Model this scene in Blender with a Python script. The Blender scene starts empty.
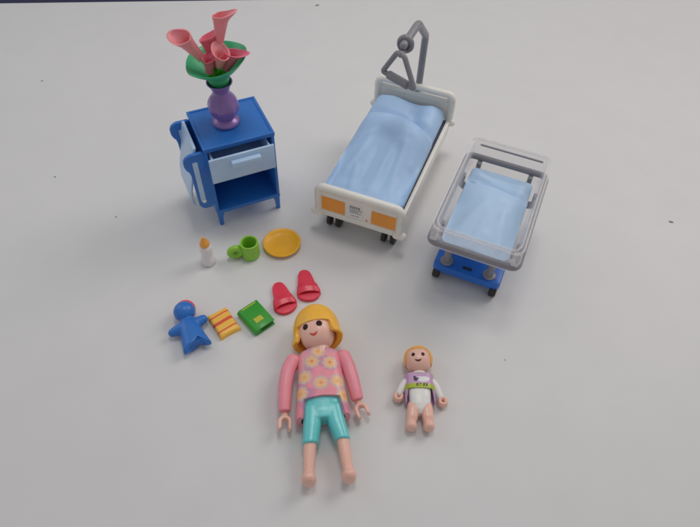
import bpy, bmesh, math, random
from mathutils import Vector, Matrix, Euler, noise as mn

random.seed(11)
PI = math.pi
S = 0.1                      # lengths below are centimetres; one scene unit is ten of them
scn = bpy.context.scene
C = scn.collection
R = math.radians

# ------------------------------------------------------------------ helpers
def lerp(a, b, t): return a + (b - a) * t
def sstep(a, b, x):
    t = max(0.0, min(1.0, (x - a) / (b - a))); return t * t * (3 - 2 * t)
def spow(c, e): return math.copysign(abs(c) ** e, c)
def interp(tab, x):
    """piecewise smooth table lookup: rows (x, v1, v2 ...) with x rising"""
    if x <= tab[0][0]: return tab[0][1:]
    for a, b in zip(tab, tab[1:]):
        if x <= b[0]:
            t = (x - a[0]) / (b[0] - a[0]); t = t * t * (3 - 2 * t) * .5 + t * .5
            return tuple(lerp(p, q, t) for p, q in zip(a[1:], b[1:]))
    return tab[-1][1:]
def crom(pts, n=6):
    pts = [Vector(p) for p in pts]; out = []
    for i in range(len(pts) - 1):
        p0 = pts[max(i - 1, 0)]; p1 = pts[i]; p2 = pts[i + 1]; p3 = pts[min(i + 2, len(pts) - 1)]
        for k in range(n):
            t = k / n
            out.append(.5 * ((2 * p1) + (p2 - p0) * t + (2 * p0 - 5 * p1 + 4 * p2 - p3) * t * t + (3 * p1 - p0 - 3 * p2 + p3) * t ** 3))
    out.append(pts[-1]); return out
def round_path(pts, r, n=6, closed=False):
    """polyline with its corners rounded"""
    pts = [Vector(p) for p in pts]; out = []; m = len(pts)
    for i, p in enumerate(pts):
        if not closed and i in (0, m - 1): out.append(p); continue
        a = pts[(i - 1) % m]; b = pts[(i + 1) % m]
        da = (a - p); db = (b - p); rr = min(r, da.length * .48, db.length * .48)
        A = p + da.normalized() * rr; B = p + db.normalized() * rr
        for k in range(n + 1):
            t = k / n; out.append(A * (1 - t) ** 2 + p * 2 * t * (1 - t) + B * t * t)
    return out

class MB:
    def __init__(self): self.bm = bmesh.new()
    def _take(self, piece, M=None, bev=0, seg=2):
        if bev:
            bmesh.ops.bevel(piece, geom=[e for e in piece.edges if e.calc_length() > bev * .5 and len(e.link_faces) == 2 and e.calc_face_angle(0) > R(20)],
                            offset=bev, segments=seg, profile=.5, affect='EDGES', clamp_overlap=True)
        if M is not None: bmesh.ops.transform(piece, matrix=M, verts=piece.verts)
        me = bpy.data.meshes.new('tmp'); piece.to_mesh(me); piece.free()
        self.bm.from_mesh(me); bpy.data.meshes.remove(me); return self
    def box(self, x0, x1, y0, y1, z0, z1, bev=.04, seg=2, M=None):
        p = bmesh.new(); bmesh.ops.create_cube(p, size=1)
        for v in p.verts:
            v.co = Vector((lerp(x0, x1, v.co.x + .5), lerp(y0, y1, v.co.y + .5), lerp(z0, z1, v.co.z + .5)))
        return self._take(p, M, bev, seg)
    def prism(self, pts, z0, z1, bev=.03, seg=2, M=None):
        p = bmesh.new(); n = len(pts)
        a = [p.verts.new((x, y, z0)) for x, y in pts]; b = [p.verts.new((x, y, z1)) for x, y in pts]
        p.faces.new(a[::-1]); p.faces.new(b)
        for i in range(n): p.faces.new((a[i], a[(i + 1) % n], b[(i + 1) % n], b[i]))
        bmesh.ops.recalc_face_normals(p, faces=p.faces)
        if bev:
            es = [e for e in p.edges if abs(e.verts[0].co.z - e.verts[1].co.z) < 1e-6]
            bmesh.ops.bevel(p, geom=es, offset=bev, segments=seg, profile=.5, affect='EDGES', clamp_overlap=True)
        return self._take(p, M)
    def rings(self, rings, cap=(True, True), closed=False, M=None):
        p = bmesh.new(); rv = [[p.verts.new(c) for c in r] for r in rings]; n = len(rings[0]); m = len(rings)
        for i in range(m if closed else m - 1):
            a, b = rv[i], rv[(i + 1) % m]
            for j in range(n): p.faces.new((a[j], a[(j + 1) % n], b[(j + 1) % n], b[j]))
        if not closed:
            if cap[0]: p.faces.new(rv[0][::-1])
            if cap[1]: p.faces.new(rv[-1])
        bmesh.ops.recalc_face_normals(p, faces=p.faces)
        return self._take(p, M)
    def tube(self, path, r, seg=14, closed=False, round_ends=False, flat=1.0, M=None):
        path = [Vector(q) for q in path]; m = len(path)
        rad = list(r) if isinstance(r, (list, tuple)) else [r] * m
        if len(rad) != m: rad = [interp([(i / (len(rad) - 1), q) for i, q in enumerate(rad)], k / (m - 1))[0] for k in range(m)]
        if round_ends:
            d0 = (path[0] - path[1]).normalized(); d1 = (path[-1] - path[-2]).normalized()
            h = [(math.sin(a), math.cos(a)) for a in (R(88), R(65), R(40), R(18))]
            pre = [path[0] + d0 * rad[0] * s for s, c in h]; prr = [rad[0] * c for s, c in h]
            post = [path[-1] + d1 * rad[-1] * s for s, c in h][::-1]; por = [rad[-1] * c for s, c in h][::-1]
            path = pre + path + post; rad = prr + rad + por; m = len(path)
        T = []
        for i in range(m):
            a = path[(i - 1) % m] if closed or i else path[0]; b = path[(i + 1) % m] if closed or i < m - 1 else path[-1]
            T.append((b - a).normalized())
        up = Vector((0, 0, 1)) if abs(T[0].z) < .9 else Vector((0, 1, 0))
        N = (up - T[0] * up.dot(T[0])).normalized(); rs = []
        for i in range(m):
            N = (N - T[i] * N.dot(T[i])).normalized(); B = T[i].cross(N)
            rs.append([path[i] + N * (math.cos(2 * PI * k / seg) * rad[i] * flat) + B * (math.sin(2 * PI * k / seg) * rad[i]) for k in range(seg)])
        return self.rings(rs, closed=closed, M=M)
    def lathe(self, prof, seg=40, c=(0, 0, 0), M=None, mod=None):
        rs = []
        for r, z in prof:
            rs.append([Vector((c[0] + (r * (mod(2 * PI * k / seg, z) if mod else 1)) * math.cos(2 * PI * k / seg),
                               c[1] + (r * (mod(2 * PI * k / seg, z) if mod else 1)) * math.sin(2 * PI * k / seg), c[2] + z)) for k in range(seg)])
        return self.rings(rs, M=M)
    def ell(self, c, r, e=(1, 1), nu=36, nv=22, M=None):
        rs = []
        for i in range(nv + 1):
            a = lerp(-PI / 2 + .02, PI / 2 - .02, i / nv)
            rs.append([Vector((c[0] + r[0] * spow(math.cos(a), e[0]) * spow(math.cos(b), e[1]),
                               c[1] + r[1] * spow(math.cos(a), e[0]) * spow(math.sin(b), e[1]),
                               c[2] + r[2] * spow(math.sin(a), e[0]))) for b in [2 * PI * k / nu for k in range(nu)]])
        return self.rings(rs, M=M)
    def fuse(self, voxel=.04, it=4, fac=.5):
        """one continuous surface out of everything collected so far"""
        me = bpy.data.meshes.new('tmp'); self.bm.to_mesh(me); ob = bpy.data.objects.new('tmp', me); C.objects.link(ob)
        m = ob.modifiers.new('r', 'REMESH'); m.mode = 'VOXEL'; m.voxel_size = voxel
        s = ob.modifiers.new('s', 'SMOOTH'); s.iterations = it; s.factor = fac
        dg = bpy.context.evaluated_depsgraph_get(); dg.update()
        new = bpy.data.meshes.new_from_object(ob.evaluated_get(dg))
        self.bm.free(); self.bm = bmesh.new(); self.bm.from_mesh(new)
        bpy.data.objects.remove(ob); bpy.data.meshes.remove(me); bpy.data.meshes.remove(new); return self
    def build(self, name, mat, parent=None, ang=38, color=None, M=None):
        if M is not None: bmesh.ops.transform(self.bm, matrix=M, verts=self.bm.verts)
        for f in self.bm.faces: f.smooth = True
        for e in self.bm.edges:
            e.smooth = not (len(e.link_faces) == 2 and e.calc_face_angle(0) > R(ang))
        if color:
            lay = self.bm.verts.layers.float_color.new('Col')
            for v in self.bm.verts: v[lay] = (*color(v.co), 1)
        bmesh.ops.scale(self.bm, vec=(S, S, S), verts=self.bm.verts)
        me = bpy.data.meshes.new(name); self.bm.to_mesh(me); self.bm.free()
        for m in (mat if isinstance(mat, list) else [mat]): me.materials.append(m)
        o = bpy.data.objects.new(name, me); C.objects.link(o)
        if parent: o.parent = parent
        return o

def tag(o, label=None, cat=None, group=None, kind=None):
    if label: o['label'] = label
    if cat: o['category'] = cat
    if group: o['group'] = group
    if kind: o['kind'] = kind
    return o
def thing(name, label, cat, loc=(0, 0, 0), rz=0, group=None):
    o = bpy.data.objects.new(name, None); o.empty_display_size = .05; C.objects.link(o)
    o.location = Vector(loc) * S; o.rotation_euler = (0, 0, rz)
    return tag(o, label, cat, group)
def dup(root, loc, rz, label, sc=None):
    r = root.copy(); C.objects.link(r); r.location = Vector(loc) * S; r.rotation_euler = (0, 0, rz); r['label'] = label
    if sc: r.scale = sc
    for ch in list(root.children):
        c = ch.copy(); C.objects.link(c); c.parent = r
        for g in ch.children:
            d = g.copy(); C.objects.link(d); d.parent = c
    return r
def disc(n, r, rx=None): return [(math.cos(2 * PI * k / n) * r, math.sin(2 * PI * k / n) * (rx or r)) for k in range(n)]
def rrect(x0, x1, y0, y1, r, n=6):
    out = []
    for cx, cy, a0 in ((x1 - r, y1 - r, 0), (x0 + r, y1 - r, 90), (x0 + r, y0 + r, 180), (x1 - r, y0 + r, 270)):
        for k in range(n + 1):
            a = R(a0 + 90 * k / n); out.append((cx + r * math.cos(a), cy + r * math.sin(a)))
    return out
XZ = Matrix.Rotation(PI / 2, 4, 'X')         # (x, y, z) -> (x, -z, y): a drawing stood upright, facing -y

# ------------------------------------------------------------------ materials
def mat(name, col, rough=.4, var=.05, bump=.02, scale=9, sss=0, coat=.16, metal=0, spec=.5, attr=False, edge=None):
    m = bpy.data.materials.new(name); m.use_nodes = True; nt = m.node_tree; N = nt.nodes; Lk = nt.links
    b = N['Principled BSDF']; tc = N.new('ShaderNodeTexCoord')
    n1 = N.new('ShaderNodeTexNoise'); n1.inputs['Scale'].default_value = scale; n1.inputs['Detail'].default_value = 4
    Lk.new(tc.outputs['Object'], n1.inputs['Vector'])
    mr = N.new('ShaderNodeMapRange'); mr.inputs['From Min'].default_value = .3; mr.inputs['From Max'].default_value = .7
    mr.inputs['To Min'].default_value = 1 - var; mr.inputs['To Max'].default_value = 1 + var
    Lk.new(n1.outputs['Fac'], mr.inputs['Value'])
    mul = N.new('ShaderNodeMix'); mul.data_type = 'RGBA'; mul.blend_type = 'MULTIPLY'; mul.inputs['Factor'].default_value = 1
    if attr:
        at = N.new('ShaderNodeAttribute'); at.attribute_name = 'Col'; Lk.new(at.outputs['Color'], mul.inputs['A'])
    else: mul.inputs['A'].default_value = (*col, 1)
    Lk.new(mr.outputs['Result'], mul.inputs['B']); Lk.new(mul.outputs['Result'], b.inputs['Base Color'])
    n2 = N.new('ShaderNodeTexNoise'); n2.inputs['Scale'].default_value = scale * 3; n2.inputs['Detail'].default_value = 5
    Lk.new(tc.outputs['Object'], n2.inputs['Vector'])
    rr = N.new('ShaderNodeMapRange'); rr.inputs['To Min'].default_value = rough - .09; rr.inputs['To Max'].default_value = rough + .09
    Lk.new(n2.outputs['Fac'], rr.inputs['Value']); Lk.new(rr.outputs['Result'], b.inputs['Roughness'])
    if bump:
        bp = N.new('ShaderNodeBump'); bp.inputs['Strength'].default_value = bump * 6; bp.inputs['Distance'].default_value = .004
        n3 = N.new('ShaderNodeTexNoise'); n3.inputs['Scale'].default_value = 40; n3.inputs['Detail'].default_value = 3
        Lk.new(tc.outputs['Object'], n3.inputs['Vector'])
        Lk.new(n3.outputs['Fac'], bp.inputs['Height']); Lk.new(bp.outputs['Normal'], b.inputs['Normal'])
    b.inputs['Metallic'].default_value = metal; b.inputs['Specular IOR Level'].default_value = spec
    if sss:
        b.inputs['Subsurface Weight'].default_value = sss; b.inputs['Subsurface Radius'].default_value = (1, .5, .35); b.inputs['Subsurface Scale'].default_value = .012
    if coat: b.inputs['Coat Weight'].default_value = coat; b.inputs['Coat Roughness'].default_value = .12
    return m

BLUE = mat('blue_plastic', (.020, .165, .56), .42)
BASEBLUE = mat('bright_blue_plastic', (.012, .15, .62), .42)
PALE = mat('pale_blue_plastic', (.47, .64, .86), .45, sss=.1)
BED_BLUE = mat('bedding_blue', (.40, .58, .83), .5, .04, coat=.03, sss=.15)
COT_BLUE = mat('cot_bedding_blue', (.46, .64, .85), .5, .04, coat=.03, sss=.15)
WHITE = mat('bed_white', (.86, .84, .77), .4, .03, sss=.1)
STICK = mat('sticker_white', (.82, .82, .80), .5, .02)
ORANGE = mat('orange_print', (.92, .35, .045), .5)
INK = mat('grey_ink', (.10, .10, .11), .6)
PINKINK = mat('pink_ink', (.75, .22, .18), .6)
GREY = mat('dark_grey_plastic', (.26, .255, .275), .42)
RGREY = mat('grey_plastic', (.26, .255, .28), .42)
BLACK = mat('black_rubber', (.018, .017, .017), .55)
NAVY = mat('navy_plastic', (.012, .022, .07), .5)
PURPLE = mat('pearly_purple', (.28, .16, .43), .33, .10, metal=.25, coat=.3)
LEAF = mat('leaf_green', (.03, .40, .16), .45, .10)
LIME = mat('lime_plastic', (.10, .50, .02), .42)
MUG = mat('apple_green', (.27, .60, .045), .42)
YELLOW = mat('plate_yellow', (.93, .47, .02), .42)
LILY = mat('lily_pink', (.90, .31, .34), .42, .08, sss=.15)
LILYD = mat('lily_dark_pink', (.80, .17, .25), .42, .10, sss=.1)
HAIR = mat('yellow_hair', (.94, .49, .05), .40, .06, sss=.1)
BHAIR = mat('orange_hair', (.90, .45, .08), .42, .06, sss=.1)
SKIN = mat('skin_plastic', (.85, .51, .41), .38, .03, sss=.25)
PINK = mat('pink_plastic', (.88, .30, .36), .42, .04, sss=.1)
TUNIC = mat('printed_tunic', (1, 1, 1), .45, .05, attr=True)
PRINT = mat('printed_plastic', (1, 1, 1), .45, .04, attr=True)
TEAL = mat('turquoise_plastic', (.14, .62, .63), .31, .04)
RED = mat('red_plastic', (.76, .034, .075), .42)
BOOK = mat('book_green', (.03, .33, .02), .45)
BOOKD = mat('book_pages', (.012, .11, .012), .6)
GOLD = mat('gold_print', (.55, .52, .03), .5)
BOTTLE = mat('bottle_white', (.83, .80, .80), .42, .02, sss=.2)
TEAT = mat('teat_orange', (.90, .40, .06), .45)
ONESIE = mat('onesie_white', (.83, .80, .76), .42, .02, sss=.15)
LILAC = mat('lilac_plastic', (.56, .33, .53), .42)
EYE = mat('eye_brown', (.030, .008, .006), .6, spec=.15)
LIP = mat('mouth_red', (.62, .07, .05), .45)
LIPD = mat('mouth_dark', (.16, .02, .02), .45)
SPECK = mat('speck', (.16, .15, .145), .7)

def clear_mat(add=0):
    m = bpy.data.materials.new('clear_plastic'); m.use_nodes = True; nt = m.node_tree; N = nt.nodes; Lk = nt.links
    b = N['Principled BSDF']; b.inputs['Base Color'].default_value = (.95, .93, .935, 1); b.inputs['Roughness'].default_value = .10
    tr = N.new('ShaderNodeBsdfTransparent'); tr.inputs['Color'].default_value = (.975, .97, .972, 1)
    lw = N.new('ShaderNodeLayerWeight'); lw.inputs['Blend'].default_value = .5
    tc = N.new('ShaderNodeTexCoord'); nz = N.new('ShaderNodeTexNoise'); nz.inputs['Scale'].default_value = 12
    Lk.new(tc.outputs['Object'], nz.inputs['Vector'])
    ma = N.new('ShaderNodeMath'); ma.operation = 'MULTIPLY_ADD'; ma.inputs[1].default_value = .06; ma.inputs[2].default_value = .02 + add
    Lk.new(nz.outputs['Fac'], ma.inputs[0])
    ad = N.new('ShaderNodeMath'); ad.operation = 'MULTIPLY_ADD'; ad.inputs[1].default_value = .55; ad.use_clamp = True
    pw = N.new('ShaderNodeMath'); pw.operation = 'POWER'; pw.inputs[1].default_value = 2.2; Lk.new(lw.outputs['Facing'], pw.inputs[0]); Lk.new(pw.outputs[0], ad.inputs[0]); Lk.new(ma.outputs[0], ad.inputs[2])
    mx = N.new('ShaderNodeMixShader'); Lk.new(ad.outputs[0], mx.inputs[0]); Lk.new(tr.outputs[0], mx.inputs[1]); Lk.new(b.outputs[0], mx.inputs[2])
    Lk.new(mx.outputs[0], N['Material Output'].inputs['Surface']); return m
CLEAR = clear_mat(); CLEAR_RIM = clear_mat(.17)

def table_mat():
    m = bpy.data.materials.new('white_table_top'); m.use_nodes = True; nt = m.node_tree; N = nt.nodes; Lk = nt.links
    b = N['Principled BSDF']; tc = N.new('ShaderNodeTexCoord')
    def noise(sc, det, lo, hi):
        n = N.new('ShaderNodeTexNoise'); n.inputs['Scale'].default_value = sc; n.inputs['Detail'].default_value = det
        Lk.new(tc.outputs['Object'], n.inputs['Vector'])
        r = N.new('ShaderNodeMapRange'); r.inputs['From Min'].default_value = .3; r.inputs['From Max'].default_value = .7
        r.inputs['To Min'].default_value = lo; r.inputs['To Max'].default_value = hi
        Lk.new(n.outputs['Fac'], r.inputs['Value']); return n, r
    _, a = noise(1.1, 3, .99, 1.01); _, c = noise(5.5, 9, .986, 1.012)
    mu = N.new('ShaderNodeMath'); mu.operation = 'MULTIPLY'; Lk.new(a.outputs[0], mu.inputs[0]); Lk.new(c.outputs[0], mu.inputs[1])
    mx = N.new('ShaderNodeMix'); mx.data_type = 'RGBA'; mx.blend_type = 'MULTIPLY'; mx.inputs['Factor'].default_value = 1
    mx.inputs['A'].default_value = (.70, .69, .685, 1); Lk.new(mu.outputs[0], mx.inputs['B']); Lk.new(mx.outputs['Result'], b.inputs['Base Color'])
    b.inputs['Roughness'].default_value = .5; b.inputs['Specular IOR Level'].default_value = .3
    n3, _ = noise(55, 4, 0, 1); bp = N.new('ShaderNodeBump'); bp.inputs['Strength'].default_value = .06; bp.inputs['Distance'].default_value = .004
    Lk.new(n3.outputs['Fac'], bp.inputs['Height']); Lk.new(bp.outputs['Normal'], b.inputs['Normal'])
    return m

# ------------------------------------------------------------------ the surface
mb = MB(); mb.box(-75, 75, -60, 0, -2.2, 0, .12, 3, M=Matrix.Translation((-19.25, 23.85, 0)) @ Matrix.Rotation(math.atan(.1088), 4, 'Z'))
tag(mb.build('table_top', table_mat()), 'white matt table top under all the toys', kind='structure')
mb = MB(); mb.box(-400, 400, -300, 300, -31, -30, 0)
tag(mb.build('floor', mat('navy_floor', (.030, .028, .095), .8, .15)), 'dark navy floor beyond the table edge', kind='structure')
for i, (x, y, l, a) in enumerate([(16.64, 3.63, .13, -.3), (-3.25, 24.55, .16, .5), (-16.04, 5.13, .06, .2), (-11.98, 2.41, .05, 1), (6.81, -4.95, .04, 0), (-19.87, 13.71, .07, .6)]):
    mb = MB(); pts = [(math.cos(k * PI / 4) * l * random.uniform(.7, 1.2), math.sin(k * PI / 4) * l * .4 * random.uniform(.7, 1.3)) for k in range(8)]
    mb.prism(pts, .002, .03, .008, 1)
    o = tag(mb.build('speck', SPECK), 'tiny dark speck lying on the bare white table top', 'speck', 'dark specks on the table top')
    o.location = (x * S, y * S, 0); o.rotation_euler = (0, 0, a)

# ------------------------------------------------------------------ bedside cabinet
t = thing('bedside_cabinet', 'blue toy bedside cabinet with open pale blue drawer and folding tray on its side', 'cabinet', (-5.793, 4.1025, 0), .4544)
hw, hd, H = 1.635, 1.46, 4.97
mb = MB()
mb.box(-hw, -hw + .15, -hd + .02, hd - .02, .85, 4.74, .03); mb.box(hw - .15, hw, -hd + .02, hd - .02, .85, 4.74, .03)
mb.box(-hw + .13, hw - .13, hd - .17, hd - .03, .87, 4.74, .02)
mb.build('carcass', BLUE, t)
mb = MB(); mb.box(-hw - .03, hw + .03, -hd - .03, hd + .03, 4.70, 4.90, .06, 3)
mb.box(hw - .12, hw + .028, -hd + .03, hd + .02, 4.86, 4.94, .035); mb.box(-hw - .028, -hw + .10, -hd + .03, hd + .02, 4.86, 4.94, .035)
mb.box(-hw - .028, hw + .028, hd - .10, hd + .026, 4.86, 4.938, .035)
mb.box(-hw - .028, hw + .028, -hd - .028, -hd + .12, 4.85, 4.935, .04, 3)
mb.build('top', BLUE, t)
mb = MB(); mb.box(-hw + .14, hw - .14, -hd + .03, hd - .16, 3.30, 3.42, .02); mb.build('shelf', BLUE, t)
mb = MB(); mb.box(-hw - .01, hw + .01, -hd, hd - .01, .84, 1.06, .04); mb.build('bottom', BLUE, t)
for sx in (-1, 1):
    for sy in (-1, 1):
        mb = MB(); pts = [(sx * 1.62, .86), (sx * 1.25, .86), (sx * 1.36, .6), (sx * 1.42, 0), (sx * 1.60, 0)]
        mb.prism(pts if sx < 0 else pts, -.1, .1, .03, 2, M=Matrix.Translation((0, sy * (hd - .13), 0)) @ XZ)
        mb.build('leg', BLUE, t)
p = .64
mb = MB(); mb.box(-1.60, 1.40, -hd - p, -hd - p + .12, 3.42, 4.76, .035)
mb.box(-1.42, -1.32, -hd - p + .11, .9, 3.5, 4.45, .02); mb.box(1.24, 1.34, -hd - p + .11, .9, 3.5, 4.45, .02)
mb.box(-1.40, 1.32, -hd - p + .11, .9, 3.46, 3.54, .02); mb.box(-1.40, 1.32, .82, .92, 3.5, 4.45, .02)
dr = mb.build('drawer', PALE, t)
mb = MB(); mb.box(-.66, .70, -hd - p - .26, -hd - p + .01, 4.42, 4.54, .05, 3); mb.box(-.66, .70, -hd - p - .27, -hd - p - .17, 4.22, 4.52, .05, 3)
mb.box(-.66, -.56, -hd - p - .2, -hd - p + .01, 4.28, 4.50, .03); mb.box(.60, .70, -hd - p - .2, -hd - p + .01, 4.28, 4.50, .03)
mb.build('handle', PALE, dr)
def arm_outline():
    out = [(-1.60, 4.66), (-1.75, 4.78)]
    for k in range(9):
        a = R(95 + 95 * k / 8); out.append((-2.20 + .42 * math.cos(a), 4.36 + .42 * math.sin(a)))
    out += [(-2.61, 4.18), (-2.55, 4.0), (-2.45, 3.86), (-2.40, 3.6), (-2.36, 2.0)]
    for k in range(7):
        a = R(190 + 80 * k / 6); out.append((-1.98 + .38 * math.cos(a), 1.82 + .38 * math.sin(a)))
    out += [(-1.75, 1.46), (-1.60, 1.60)]
    return out
for y in (-hd + .1, hd - .35):
    mb = MB(); mb.prism(arm_outline(), -.09, .09, .04, 3, M=Matrix.Translation((0, y, 0)) @ XZ); arm = mb.build('tray_arm', BLUE, t)
    mb = MB(); mb.prism(rrect(-2.22, -1.99, 1.98, 4.38, .06), .09, .115, .01, 1, M=Matrix.Translation((0, y, 0)) @ XZ @ Matrix.Translation((-.02, 0, 0)))
    mb.build('slot', PALE, arm)
    mb = MB(); mb.prism([(q[0] - 2.1, q[1] + 2.0) for q in disc(20, .105)], .11, .17, .03, 2, M=Matrix.Translation((0, y, 0)) @ XZ); mb.build('bolt', STICK, arm)
mb = MB(); nx = 10
sec = [(-1.90, 4.92), (-2.02, 4.90), (-2.10, 4.6), (-2.22, 4.0), (-2.42, 3.2), (-2.60, 2.5), (-2.66, 1.9), (-2.62, 1.62), (-2.50, 1.58), (-2.54, 1.9), (-2.48, 2.5), (-2.30, 3.2), (-2.10, 4.0), (-1.96, 4.6)]
mb.prism(sec, -.95, 1.20, .05, 3, M=XZ); mb.build('tray', PALE, t)

# ------------------------------------------------------------------ vase and flowers
VX, VY, VZ = -5.95, 4.1, 4.925
mb = MB()
prof = [(.02, 0), (.55, 0), (.62, .03), (.635, .10), (.60, .18), (.50, .24), (.43, .30), (.45, .38), (.56, .52), (.655, .72), (.685, .92), (.66, 1.10), (.57, 1.30), (.46, 1.46), (.385, 1.58),
        (.37, 1.68), (.40, 1.82), (.47, 1.98), (.56, 2.10), (.565, 2.14), (.52, 2.14), (.42, 1.98), (.34, 1.8), (.30, 1.5), (.02, 1.45)]
mb.lathe(prof, 72, mod=lambda a, z: 1 + (.05 * math.cos(8 * a) * math.exp(-((z - .92) / .35) ** 2)))
o = tag(mb.build('vase', PURPLE), 'pearly purple vase with a ribbed belly on the blue cabinet', 'vase'); o.location = Vector((VX, VY, VZ)) * S
# round leaf dish
mb = MB(); ring = []; seg = 72
pr = [(.40, -1.12), (.46, -.94), (.44, -.82), (.42, -.76), (.62, -.60), (.88, -.38), (1.12, -.16), (1.29, .02), (1.30, .07), (1.24, .05), (1.08, -.09), (.84, -.30), (.58, -.52), (.36, -.68), (.02, -.72)]
for r, z in pr:
    rr = []
    for k in range(seg):
        a = 2 * PI * k / seg
        w = (r / 1.3) ** 2
        rr.append(Vector((r * (1 + .035 * w * math.sin(3 * a + .5)) * math.cos(a), r * (1 + .03 * w * math.sin(2 * a)) * math.sin(a),
                          z + w * (.22 * math.cos(a) + .06 * math.sin(a) + .035 * math.sin(3 * a + 1) + .02 * math.sin(5 * a)))))
    ring.append(rr)
mb.rings(ring)
o = tag(mb.build('leaf_dish', LEAF, ang=60), 'round green leaf dish spreading above the purple vase', 'leaf'); o.location = Vector((-5.98, 4.2, 8.02)) * S

def lily(base, mouth, rm, tipdir, tip, material, label, open_=1.0, stem_to=(-5.95, 4.1, 7.25)):
    base = Vector(base); mouth = Vector(mouth); d = (mouth - base); ln = d.length; d.normalize()
    td = Vector(tipdir); td = (td - d * td.dot(d)).normalized(); sd = d.cross(td)
    root = thing('calla_lily', label, 'flower', base, 0, 'calla lilies standing in the vase')
    rs = []; n = 36; m = 18
    for side in (0, 1):
        rng = range(m + 1) if side == 0 else range(m, -1, -1)
        for i in rng:
            tt = i / m; rad = lerp(.17, rm, tt ** 1.1) - side * .045
            fl = sstep(.72, 1, tt); row = []
            for k in range(n):
                a = 2 * PI * k / n; c = math.cos(a)
                ext = tip * (max(0, c) ** 3) * fl + .16 * c * tt * open_
                flare = 1 + .22 * fl * (1 + .5 * c) + .25 * fl * max(0, c) ** 4
                roll = 1 - .10 * tt * math.exp(-((a - PI * .78) / .35) ** 2)
                row.append(d * (ln * tt + ext * .75 + side * (.05 if tt < .3 else 0)) + (td * c + sd * math.sin(a)) * (max(rad, .03) * flare * roll) + td * (ext * .45))
            rs.append(row)
    mb = MB(); mb.rings(rs); mb.build('bloom', material, root, ang=70)
    mb = MB(); mb.tube(crom([d * (ln * .12), d * -.1, Vector(stem_to) * .6 + base * .4 - base - d * .05, Vector(stem_to) - base], 6), [.09, .10, .09, .085], 12, round_ends=True)
    mb.build('stem', LIME, root)
    mb = MB(); mb.tube([d * (ln * .2), d * (ln * .45), d * (ln * .68)], [.05, .06, .045], 10, round_ends=True); mb.build('spadix', LILYD if material is LILY else RED, root)
    return root
lily((-6.48, 4.0, 8.20), (-7.08, 3.78, 9.25), .33, (-.6, -.1, .8), .16, LILY, 'light pink lily leaning out to the far left of the vase')
lily((-5.74, 4.45, 8.75), (-5.52, 4.55, 9.85), .27, (1, .1, .25), .26, LILY, 'tallest light pink lily standing straight up above the leaf dish')
lily((-5.76, 3.85, 7.95), (-5.60, 3.86, 8.62), .31, (-.4, .8, .3), .05, LILY, 'light pink lily at the middle with its cup open to the front')
lily((-6.12, 4.35, 8.05), (-6.20, 4.55, 8.90), .32, (.8, .5, .3), .22, LILYD, 'dark pink lily behind the middle, between the tall and the left lilies')
lily((-6.18, 3.75, 7.70), (-6.13, 3.86, 8.36), .24, (.2, .6, .5), .10, LILYD, 'small dark pink lily low at the front left of the bouquet')
lily((-5.56, 4.0, 7.75), (-5.13, 4.08, 8.48), .27, (1, .2, .2), .22, LILYD, 'dark pink lily leaning right over the rim of the leaf dish')

# ------------------------------------------------------------------ hospital bed
BW, BL = 4.54, 8.04
bed = thing('hospital_bed', 'white toy hospital bed with orange panels on its footboard and grey lifting pole', 'bed', (1.7098, 5.3888, 0), -.3521)
def end_frame(y, z0, name, face):
    mb = MB(); hx = BW / 2 - .19
    mb.tube(round_path([(-hx, y, z0 + .15), (-hx, y, z0 + 1.80), (hx, y, z0 + 1.80), (hx, y, z0 + .15)], .38, 8), .19, 16)
    mb.box(-hx + .05, hx - .05, y - .09, y + .13, z0 + .02, z0 + .36, .04)
    mb.box(-hx + .1, hx - .1, y - .04, y + .10, z0 + .34, z0 + 1.50, .03)
    mb.box(-hx + .08, hx - .08, y - .075, y + .10, z0 + 1.22, z0 + 1.34, .03) if name == 'headboard' else None
    f = mb.build(name, WHITE, bed)
    for sx in (-1, 1):
        mb = MB(); mb.tube([(sx * (hx - .12), y - .05, z0 + .16), (sx * (hx + .17), y - .05, z0 + .16)], .21, 16, round_ends=True); mb.build('bumper', WHITE, f)
    return f
fb = end_frame(-BL / 2, 1.05, 'footboard', -1)
hb = end_frame(BL / 2, 2.0, 'headboard', 1)
fy = -BL / 2 - .04
for x0, x1 in ((-1.90, -.70), (.64, 1.86)):
    mb = MB(); mb.prism(rrect(x0, x1, 1.45, 2.30, .03, 2), .0, .018, 0, M=Matrix.Translation((0, fy, 0)) @ XZ); mb.build('orange_panel', ORANGE, fb)
mb = MB(); mb.prism(rrect(-.58, .20, 1.44, 2.32, .02, 2), 0, .012, 0, M=Matrix.Translation((0, fy, 0)) @ XZ); pl = mb.build('chart_label', STICK, fb)
mb = MB(); rnd = random.Random(3)
for i, (z, x0, x1) in enumerate([(2.20, -.46, .0), (2.13, -.46, .03), (2.06, -.46, .10), (1.96, -.44, .10), (1.88, -.46, -.02), (1.80, -.44, .08), (1.60, -.40, -.02)]):
    x = x0
    while x < x1:
        w = rnd.uniform(.04, .11); h = .028 if i == 0 else .018
        mb.prism([(x, z - h), (x + w, z - h), (x + w, z + h), (x, z + h)], .012, .017, 0, M=Matrix.Translation((0, fy, 0)) @ XZ); x += w + rnd.uniform(.015, .03)
mb.build('fine_print', INK, pl)
mb = MB(); mb.prism([(q[0] + .42, q[1] + 1.52) for q in disc(14, .055)], 0, .013, 0, M=Matrix.Translation((0, fy, 0)) @ XZ); mb.build('pink_mark', PINKINK, fb)
mb = MB(); mb.box(-2.02, 2.02, -3.92, 3.9, 1.30, 1.62, .05); mb.box(-1.7, 1.7, -3.75, 3.7, .98, 1.32, .05)
mb.box(-.25, .25, 3.72, 4.0, 1.35, 2.3, .03)
for sx in (-1, 1): mb.box(sx * 1.75 - .15, sx * 1.75 + .15, 3.72, 4.0, 1.35, 2.4, .03)
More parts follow.
